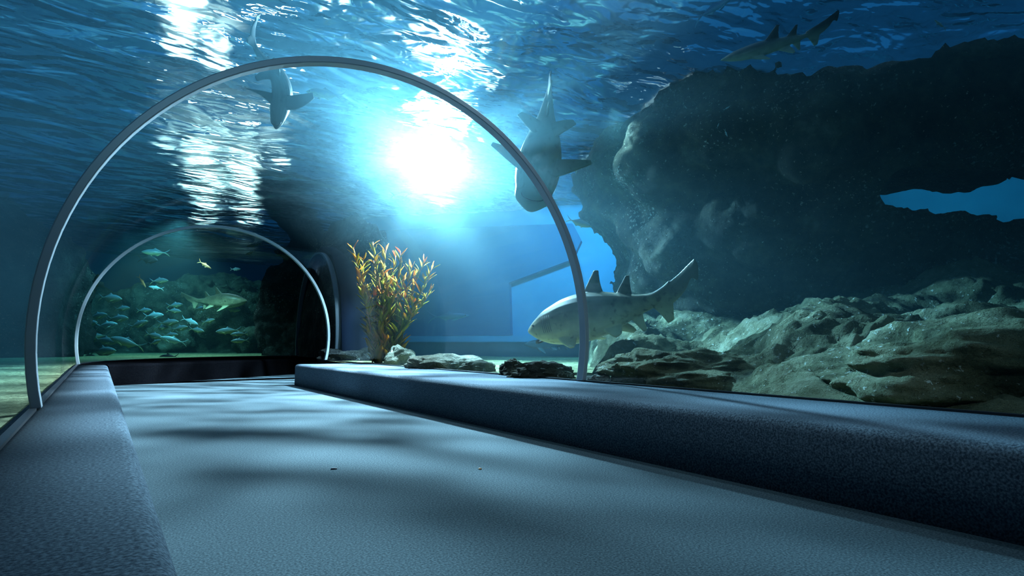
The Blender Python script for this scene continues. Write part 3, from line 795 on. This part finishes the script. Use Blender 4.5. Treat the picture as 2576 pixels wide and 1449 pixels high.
SG = 'silver fish school beyond the far rib'
school = [
    (277, 750, 16.6, 74, -4, 0, 'silver', 'dim silver fish swimming alone above the school at its left'),
    (245, 795, 16.0, 62, 8, 0, 'silver', 'silver fish at the upper left edge of the school'),
    (296, 801, 15.9, 66, 2, 0, 'silver', 'silver fish in the upper row of the school, right of its upper left edge'),
    (224, 813, 15.6, 54, 4, 0, 'silver', 'silver fish cut by the left foot of the far rib, middle of the school'),
    (268, 818, 15.3, 68, 6, 0, 'pale', 'light silver fish in the middle of the school, at its left'),
    (386, 794, 15.9, 62, 4, 0, 'pale', 'bright bluish fish at the top centre of the school'),
    (348, 816, 15.6, 62, 16, 0, 'silver', 'silver fish tilted nose up near the middle of the school'),
    (423, 812, 15.7, 64, 6, 0, 'silver', 'silver fish in the second row of the school, right of its middle'),
    (477, 808, 15.9, 52, -18, 0, 'pale', 'bright fish nose down at the right of the school, against the rocks'),
    (238, 846, 15.2, 70, -4, 1, 'silver', 'silver fish heading left at the left of the lower school'),
    (264, 857, 14.9, 74, -6, 0, 'silver', 'silver fish low in the school, above the lowest one'),
    (321, 862, 14.8, 80, 20, 1, 'silver', 'large silver fish tilted nose down to the left, low in the school'),
    (257, 884, 14.6, 86, 4, 0, 'silver', 'lowest silver fish of the school, just above the gravel at the left'),
    (387, 844, 15.3, 54, -10, 0, 'silver', 'silver fish nose down, left of the bright cyan fish'),
    (428, 843, 15.5, 48, 4, 0, 'silver', 'silver fish partly behind and above the bright cyan fish'),
    (437, 856, 14.9, 62, 16, 1, 'pale', 'bright cyan fish heading left, low in the school'),
    (390, 861, 15.0, 38, 18, 0, 'silver', 'small yellow-finned fish under the left end of the bright cyan fish'),
    (575, 832, 15.6, 58, -4, 1, 'silver', 'silver fish alone at the right, close to the black pillar'),
    (437, 782, 16.6, 46, -4, 0, 'silver', 'faint fish above the school at its centre'),
    (362, 781, 16.6, 46, 2, 0, 'silver', 'faint fish above the school, left of its centre'),
    (440, 768, 16.9, 50, 4, 0, 'silver', 'faint fish below the pale-bellied shark'),
    (307, 776, 16.9, 48, 4, 0, 'silver', 'faint fish below the lone dim one at the left'),
    (494, 830, 15.7, 46, -8, 0, 'silver', 'silver fish right of the middle row, before the dark rocks'),
    (524, 808, 16.0, 40, 14, 0, 'silver', 'dim fish nose up beside the rocks at the right of the school'),
    (584, 778, 16.6, 50, -3, 0, 'silver', 'dim fish under the snout of the pale-bellied shark'),
    (452, 826, 15.6, 50, 10, 0, 'silver', 'silver fish nose up in the third row of the school, right half'),
    (405, 824, 15.8, 46, 2, 0, 'silver', 'silver fish in the very centre of the school'),
    (602, 840, 15.2, 40, -3, 1, 'silver', 'upper of two greenish fish beside the foot of the black pillar'),
    (604, 857, 15.0, 42, -3, 1, 'silver', 'lower of two greenish fish beside the foot of the black pillar'),
    (212, 853, 15.0, 40, 12, 0, 'silver', 'silver fish at the left foot of the far rib, low in the school'),
    (505, 776, 16.8, 40, 0, 0, 'silver', 'faint fish left of the one under the shark snout'),
    (160, 838, 15.0, 62, 2, 0, 'silver', 'silver fish left of the far rib, upper one'),
    (130, 866, 14.8, 66, -3, 0, 'silver', 'silver fish left of the far rib, lower one'),
]
for x, y, d, l, t, lf, kd, lb in school:
    fish(x, y, d - 0.4, l, t, lf, kd, lb, SG)
fish(515, 666, 14.6, 44, -28, 0, 'orange', 'slim orange fish slanting down in the far rib, right of centre', name='orange_fish')
fish(357, 708, 15.0, 40, -50, 0, 'orange', 'reddish fish hanging tail up in the left half of the far rib', name='orange_fish')
fish(393, 724, 15.4, 34, 10, 1, 'pale', 'round pale fish right of the reddish hanging fish', name='pale_fish')
fish(400, 707, 15.8, 56, 2, 0, 'silver', 'dim fish just above the round pale fish', name='silver_fish')
fish(392, 635, 17.5, 62, 2, 1, 'silver', 'dim upper fish near the top left inside the far rib', name='silver_fish')
fish(372, 653, 14.8, 60, -5, 0, 'dark', 'dim dark fish below the upper one inside the far rib', name='dark_fish')
fish(592, 677, 15.4, 30, 0, 0, 'pale', 'small pale fish by the waterline inside the far rib', name='pale_fish')
fish(240, 712, 11.6, 52, 62, 0, 'silver', 'slender fish crossing the left side of the far rib, nose up', name='silver_fish')
fish(424, 898, 13.4, 50, -4, 1, 'dark', 'black fish resting at the gravel edge above the black kerb', name='black_fish', turn=0.1)
fish(222, 898, 13.9, 46, 0, 0, 'dark', 'dark fish on the gravel at the left foot of the far rib', name='black_fish', turn=0.1)
fish(820, 237, 6.6, 92, 4, 1, 'silver', 'grey fish right of the curled dark shark overhead', name='grey_fish')
fish(1456, 560, 7.9, 66, -20, 0, 'silver', 'small yellow-finned fish right of the large rib, under the diving shark', name='yellow_fish')
fish(1462, 418, 8.6, 44, 40, 0, 'pale', 'pale fish half hidden behind the left edge of the rock overhang', name='pale_fish')
fish(1128, 796, 12.0, 108, 3, 0, 'ghost', 'ghostly blue fish before the dark hood, right of the seaweed', name='blue_fish')
fish(1795, 22, 5.0, 112, 28, 0, 'ghost', 'pale blue fish at the top edge of the photo, tail to the left', name='blue_fish')
fish(2188, 815, 6.0, 104, -12, 1, 'dark', 'dark fish hovering over the rock ledge at the right', name='dark_fish')
fish(1828, 272, 6.1, 18, 30, 0, 'slim', 'tiny fish before the overhang, topmost of three', 'tiny fish before the rock overhang', name='tiny_fish')
fish(1806, 316, 6.1, 14, 70, 0, 'slim', 'tiny fish before the overhang, middle and leftmost of three', 'tiny fish before the rock overhang', name='tiny_fish')
fish(1826, 334, 6.1, 22, -75, 0, 'slim', 'tiny fish before the overhang, lowest of three', 'tiny fish before the rock overhang', name='tiny_fish')
fish(2366, 62, 4.9, 44, 25, 1, 'slim', 'small pale fish near the surface in the upper right corner', name='pale_fish')
fish(1010, 489, 10.0, 60, 2, 0, 'slim', 'thin pale fish inside the bright glare', name='pale_fish')

# ------------------------------------------------------------------ the orange seaweed
def leaf_mat():
    m = bpy.data.materials.new('seaweed_leaf'); m.use_nodes = True
    nt = m.node_tree; nt.nodes.clear(); out = node(nt, 'ShaderNodeOutputMaterial')
    oi = node(nt, 'ShaderNodeNewGeometry'); tc = node(nt, 'ShaderNodeTexCoord')
    n = node(nt, 'ShaderNodeTexNoise', Scale=5.0, Detail=2); nt.links.new(tc.outputs['Object'], n.inputs['Vector'])
    ad = node(nt, 'ShaderNodeMath', operation='ADD'); nt.links.new(oi.outputs['Random Per Island'], ad.inputs[0]); nt.links.new(n.outputs['Fac'], ad.inputs[1])
    hf = node(nt, 'ShaderNodeMath', operation='MULTIPLY'); hf.inputs[1].default_value = 0.5; nt.links.new(ad.outputs[0], hf.inputs[0])
    r = ramp(nt, [(0.2, (0.10, 0.105, 0.006)), (0.45, (0.27, 0.21, 0.008)), (0.62, (0.50, 0.22, 0.012)), (0.8, (0.48, 0.09, 0.01))]); nt.links.new(hf.outputs[0], r.inputs['Fac'])
    d = node(nt, 'ShaderNodeBsdfPrincipled', Roughness=0.7); t = node(nt, 'ShaderNodeBsdfTranslucent'); d.inputs['Specular IOR Level'].default_value = 0.12
    nt.links.new(r.outputs[0], d.inputs['Base Color']); nt.links.new(r.outputs[0], t.inputs['Color'])
    mx = node(nt, 'ShaderNodeMixShader', Fac=0.45); nt.links.new(d.outputs[0], mx.inputs[1]); nt.links.new(t.outputs[0], mx.inputs[2]); nt.links.new(mx.outputs[0], out.inputs['Surface'])
    return m


M_leaf = leaf_mat()
M_stem, nt, b = material('seaweed_stem', (0.34, 0.12, 0.03), 0.6)
rg = random.Random(5)
PD = 9.0
proot = at(962, 907, PD); proot.z = SAND
plant = empty('seaweed', proot)
tag(plant, 'tall orange and olive leafy seaweed standing on the gravel behind the glass', 'seaweed')
tips = [(890, 622, -0.1), (906, 650, 0.1), (946, 608, -0.1), (938, 655, 0.15), (968, 628, 0), (990, 640, 0.2), (1003, 632, -0.15), (975, 690, -0.2), (1045, 668, 0.1), (1066, 655, 0), (1092, 668, -0.1), (1020, 700, 0.25), (1075, 730, 0.2), (925, 720, 0.2), (955, 690, 0.3), (1000, 720, 0.3), (1040, 760, -0.2)]
for k, (tx, ty, dd) in enumerate(tips):
    top = at(tx, ty, PD + dd) - proot
    b0 = at(935 + (tx - 890) * 0.30 + rg.uniform(-8, 8), 907, PD + dd * 0.5) - proot; b0.z = -0.03
    pts = []
    wob = Vector((rg.uniform(-1, 1), rg.uniform(-1, 1), 0)) * 0.06
    for i in range(15):
        t = i / 14
        lat = t ** 1.5
        p = Vector((b0.x + (top.x - b0.x) * lat, b0.y + (top.y - b0.y) * lat, b0.z + (top.z - b0.z) * t)) + wob * math.sin(t * 6 + k)
        pts.append(p)
    mb = MB()
    mb.loft([[p + (RGT * math.cos(a) + Vector((0, 0, 1)).cross(RGT) * math.sin(a)) * (0.011 - 0.007 * i / 14) for a in [2 * PI * j / 6 for j in range(6)]] for i, p in enumerate(pts)])
    st = mb.build('stem', M_stem, plant)
    lb_ = MB()
    n = 54
    for j in range(n):
        t = 0.0 + 0.99 * (j + rg.random()) / n
        i = min(13, int(t * 14)); p = pts[i].lerp(pts[i + 1], t * 14 - i)
        az = rg.uniform(0, 2 * PI); el = R_(rg.uniform(38, 78))
        ln = (0.40 - 0.24 * t) * rg.uniform(0.65, 1.1); wd_ = ln * rg.uniform(0.19, 0.28)
        d0 = Vector((math.cos(az) * math.cos(el), math.sin(az) * math.cos(el), math.sin(el)))
        sd_ = d0.cross(Vector((0, 0, 1))).normalized(); sd_ = (sd_ + d0.cross(sd_) * rg.uniform(-0.8, 0.8)).normalized(); nn = d0.cross(sd_).normalized()
        rows = []
        for q in range(7):
            s = q / 6; w = wd_ * (math.sin(PI * s ** 0.75) ** 0.9 + 0.02) * 0.5
            c = p + d0 * (ln * s) + nn * (ln * 0.16 * s * s) + sd_ * (0.04 * ln * math.sin(5 * s + j))
            rows.append([c - sd_ * w, c + nn * (0.0035 + w * 0.15), c + sd_ * w, c + nn * (-0.0015 + w * 0.15)])
        lb_.loft(rows)
    lb_.build('leaf_blades', M_leaf, st, fix=True)

# scraps on the carpet
def scrap(px, py, mat, label, l=0.03):
    q = atz(px, py, 0.003); mb = MB()
    mb.loft([[Vector((-l / 2, -0.004, 0)), Vector((-l / 2, 0.004, 0)), Vector((-l / 2, 0.003, 0.004)), Vector((-l / 2, -0.003, 0.004))], [Vector((0, -0.006, 0)), Vector((0, 0.006, 0)), Vector((0, 0.004, 0.006)), Vector((0, -0.004, 0.006))], [Vector((l / 2, -0.003, 0)), Vector((l / 2, 0.004, 0)), Vector((l / 2, 0.002, 0.003)), Vector((l / 2, -0.002, 0.003))]])
    o = mb.build('litter_scrap', mat); o.location = (q.x, q.y, 0.001); o.rotation_euler = (0, 0, -0.4)
    tag(o, label, 'litter')
M_or, nt, b = material('scrap_orange', (0.75, 0.4, 0.2), 0.7)
M_dk, nt, b = material('scrap_dark', (0.03, 0.03, 0.05), 0.7)
scrap(1208, 1179, M_or, 'tiny orange scrap on the walkway carpet, in its middle', 0.016)
scrap(840, 1179, M_dk, 'tiny dark scrap on the walkway carpet, left of the orange one', 0.03)

# ------------------------------------------------------------------ lights
def light(name, kind, loc, energy, col, target=None, **kw):
    l = bpy.data.lights.new(name, kind); l.energy = energy; l.color = col
    for k, v in kw.items(): setattr(l, k, v)
    o = bpy.data.objects.new(name, l); COL.objects.link(o); o.location = loc
    if target is not None:
        o.rotation_euler = (Vector(target) - Vector(loc)).to_track_quat('-Z', 'Y').to_euler()
    return o


def gobo(o, scale, lo, hi, stretch):
    """ripples of the surface break the beam into streaks"""
    l = o.data; l.use_nodes = True; nt = l.node_tree
    e = nt.nodes['Emission']
    tc = node(nt, 'ShaderNodeTexCoord'); mp = node(nt, 'ShaderNodeMapping'); mp.inputs['Scale'].default_value = stretch
    n = node(nt, 'ShaderNodeTexNoise', Scale=scale, Detail=3, Roughness=0.55, Distortion=0.6)
    mr = node(nt, 'ShaderNodeMapRange'); mr.inputs['From Min'].default_value = 0.36; mr.inputs['From Max'].default_value = 0.68
    mr.inputs['To Min'].default_value = lo; mr.inputs['To Max'].default_value = hi
    nt.links.new(tc.outputs['Normal'], mp.inputs['Vector']); nt.links.new(mp.outputs[0], n.inputs['Vector'])
    nt.links.new(n.outputs['Fac'], mr.inputs['Value']); nt.links.new(mr.outputs[0], e.inputs['Strength'])


LA = at(1115, 430, 14.6)                       # flood lamp over the water by the back wall
light('lamp_over_water', 'SPOT', LA, 120000, (0.9, 0.95, 1), CAM, spot_size=R_(110), spot_blend=0.4, shadow_soft_size=0.2)
for k, (y, e) in enumerate(((3.0, 95), (7.2, 200))):
    lb = light('lamp_over_tunnel', 'SPOT', (3.05, y, WZ - 0.12), e, (0.72, 0.89, 1), (1.35, y - 0.1, 0), spot_size=R_(100), spot_blend=0.7, shadow_soft_size=0.1)
    gobo(lb, 8.0 + k, 0.2, 2.3, (0.7, 5.5, 0.7))
q = atz(1090, 395, WZ - 0.15)
lw = light('lamp_by_wall', 'SPOT', q, 7500, (0.72, 0.90, 1), (2.6, 6.5, 0), spot_size=R_(140), spot_blend=0.6, shadow_soft_size=0.12)
gobo(lw, 7.0, 0.0, 2.2, (0.8, 4.0, 1))
light('added_rock_fill', 'SPOT', (5.3, 5.2, WZ - 0.12), 210, (0.62, 0.95, 0.9), (4.9, 4.3, 0), spot_size=R_(80), spot_blend=0.8, shadow_soft_size=0.1)  # added fill without a visible source, brightens the slope and the brown shark
light('added_front_fill', 'SPOT', (0.7, -2.4, WZ - 0.3), 330, (0.74, 0.93, 1), (3.2, 4.2, 1.2), spot_size=R_(66), spot_blend=0.8, shadow_soft_size=0.15)  # unseen fill added behind the camera for rib fronts, bench face and shark flank
q = at(1480, 500, 10.6); q.z = WZ - 0.15
light('added_wall_fill', 'SPOT', q, 900, (0.45, 0.85, 1), at(1450, 760, 13.1), spot_size=R_(110), spot_blend=0.7, shadow_soft_size=0.15)  # extra unseen light that brightens the right part of the back wall
a = light('skylight_glow', 'AREA', (5, 9.5, WZ - 0.06), 270, (0.25, 0.68, 1), shape='RECTANGLE', size=22)
a.data.size_y = 28
light('added_school_fill', 'SPOT', (1.5, 16.2, WZ - 0.15), 800, (0.50, 1, 0.88), (0.8, 16.6, 0), spot_size=R_(130), spot_blend=0.6, shadow_soft_size=0.2)  # light put in to brighten the school and its gravel strip
light('added_right_fill', 'SPOT', (10.0, 4.0, WZ - 0.2), 170, (0.25, 1, 0.9), (13, 4.0, 2.2), spot_size=R_(150), spot_blend=0.5, shadow_soft_size=0.2)  # unseen source added to brighten the wall behind the hole in the overhang

light('added_bank_fill', 'SPOT', (0.5, 18.6, WZ - 0.15), 330, (0.50, 1, 0.92), (1.0, 21.5, 1.2), spot_size=R_(140), spot_blend=0.6, shadow_soft_size=0.2)  # further added fill, lifts the dark rock bank

# lamps hung over the water on the left: their image breaks up in the ripples
M_lamp = emit_mat('lamp_warm_white', (1.0, 0.97, 0.80), 30)
def lamp(px, py, d, w, h, label):
    c = at(px, py, d); f = (CAM - c); f.z *= 0.3; f.normalize(); r = Vector((0, 0, 1)).cross(f).normalized(); u = f.cross(r)
    mb = MB(); p = lambda a, b_, k: c + r * a + u * b_ + f * k
    mb.loft([[p(x * w, y * h, k) for x, y in ((-.5, -.5), (.5, -.5), (.5, .5), (-.5, .5))] for k in (-0.12, 0)])
    hs = mb.build('ceiling_lamp', M_rib, smooth=False)
    mb = MB(); mb.loft([[p(x * w, y * h, k) for x, y in ((-.46, -.46), (.46, -.46), (.46, .46), (-.46, .46))] for k in (0.001, 0.012)])
    mb.build('diffuser', M_lamp, hs, smooth=False)
    tag(hs, label, 'lamp')
lamp(505, 480, 24, 1.1, 1.4, 'warm white ceiling lamp glinting through the ripples, upper one of the left pair')
lamp(520, 570, 25, 0.9, 1.2, 'warm white ceiling lamp glinting through the ripples, lower one of the left pair')
lamp(625, 575, 25, 0.8, 1.0, 'warm white ceiling lamp glinting through the ripples, lower one of the right pair')
lamp(610, 500, 24, 1.0, 1.3, 'warm white ceiling lamp glinting through the ripples, upper one of the right pair')
lamp(700, 450, 22, 0.5, 0.5, 'small ceiling lamp glinting through the ripples, rightmost of all the glints')
lamp(415, 430, 22, 0.4, 0.4, 'small ceiling lamp glinting through the ripples, left of the two columns of glints')
lamp(450, 150, 13, 0.5, 0.6, 'small ceiling lamp glinting just above the upper left of the large rib')
lamp(545, 205, 15, 0.5, 0.6, 'small ceiling lamp glinting just inside the upper left of the large rib')
lamp(470, 60, 11, 0.4, 0.5, 'warm white ceiling lamp above the top left of the large rib')

wl = bpy.data.worlds.new('world'); SC.world = wl; wl.use_nodes = True
wl.node_tree.nodes['Background'].inputs['Color'].default_value = (0.02, 0.22, 0.55, 1)
wl.node_tree.nodes['Background'].inputs['Strength'].default_value = 0.6
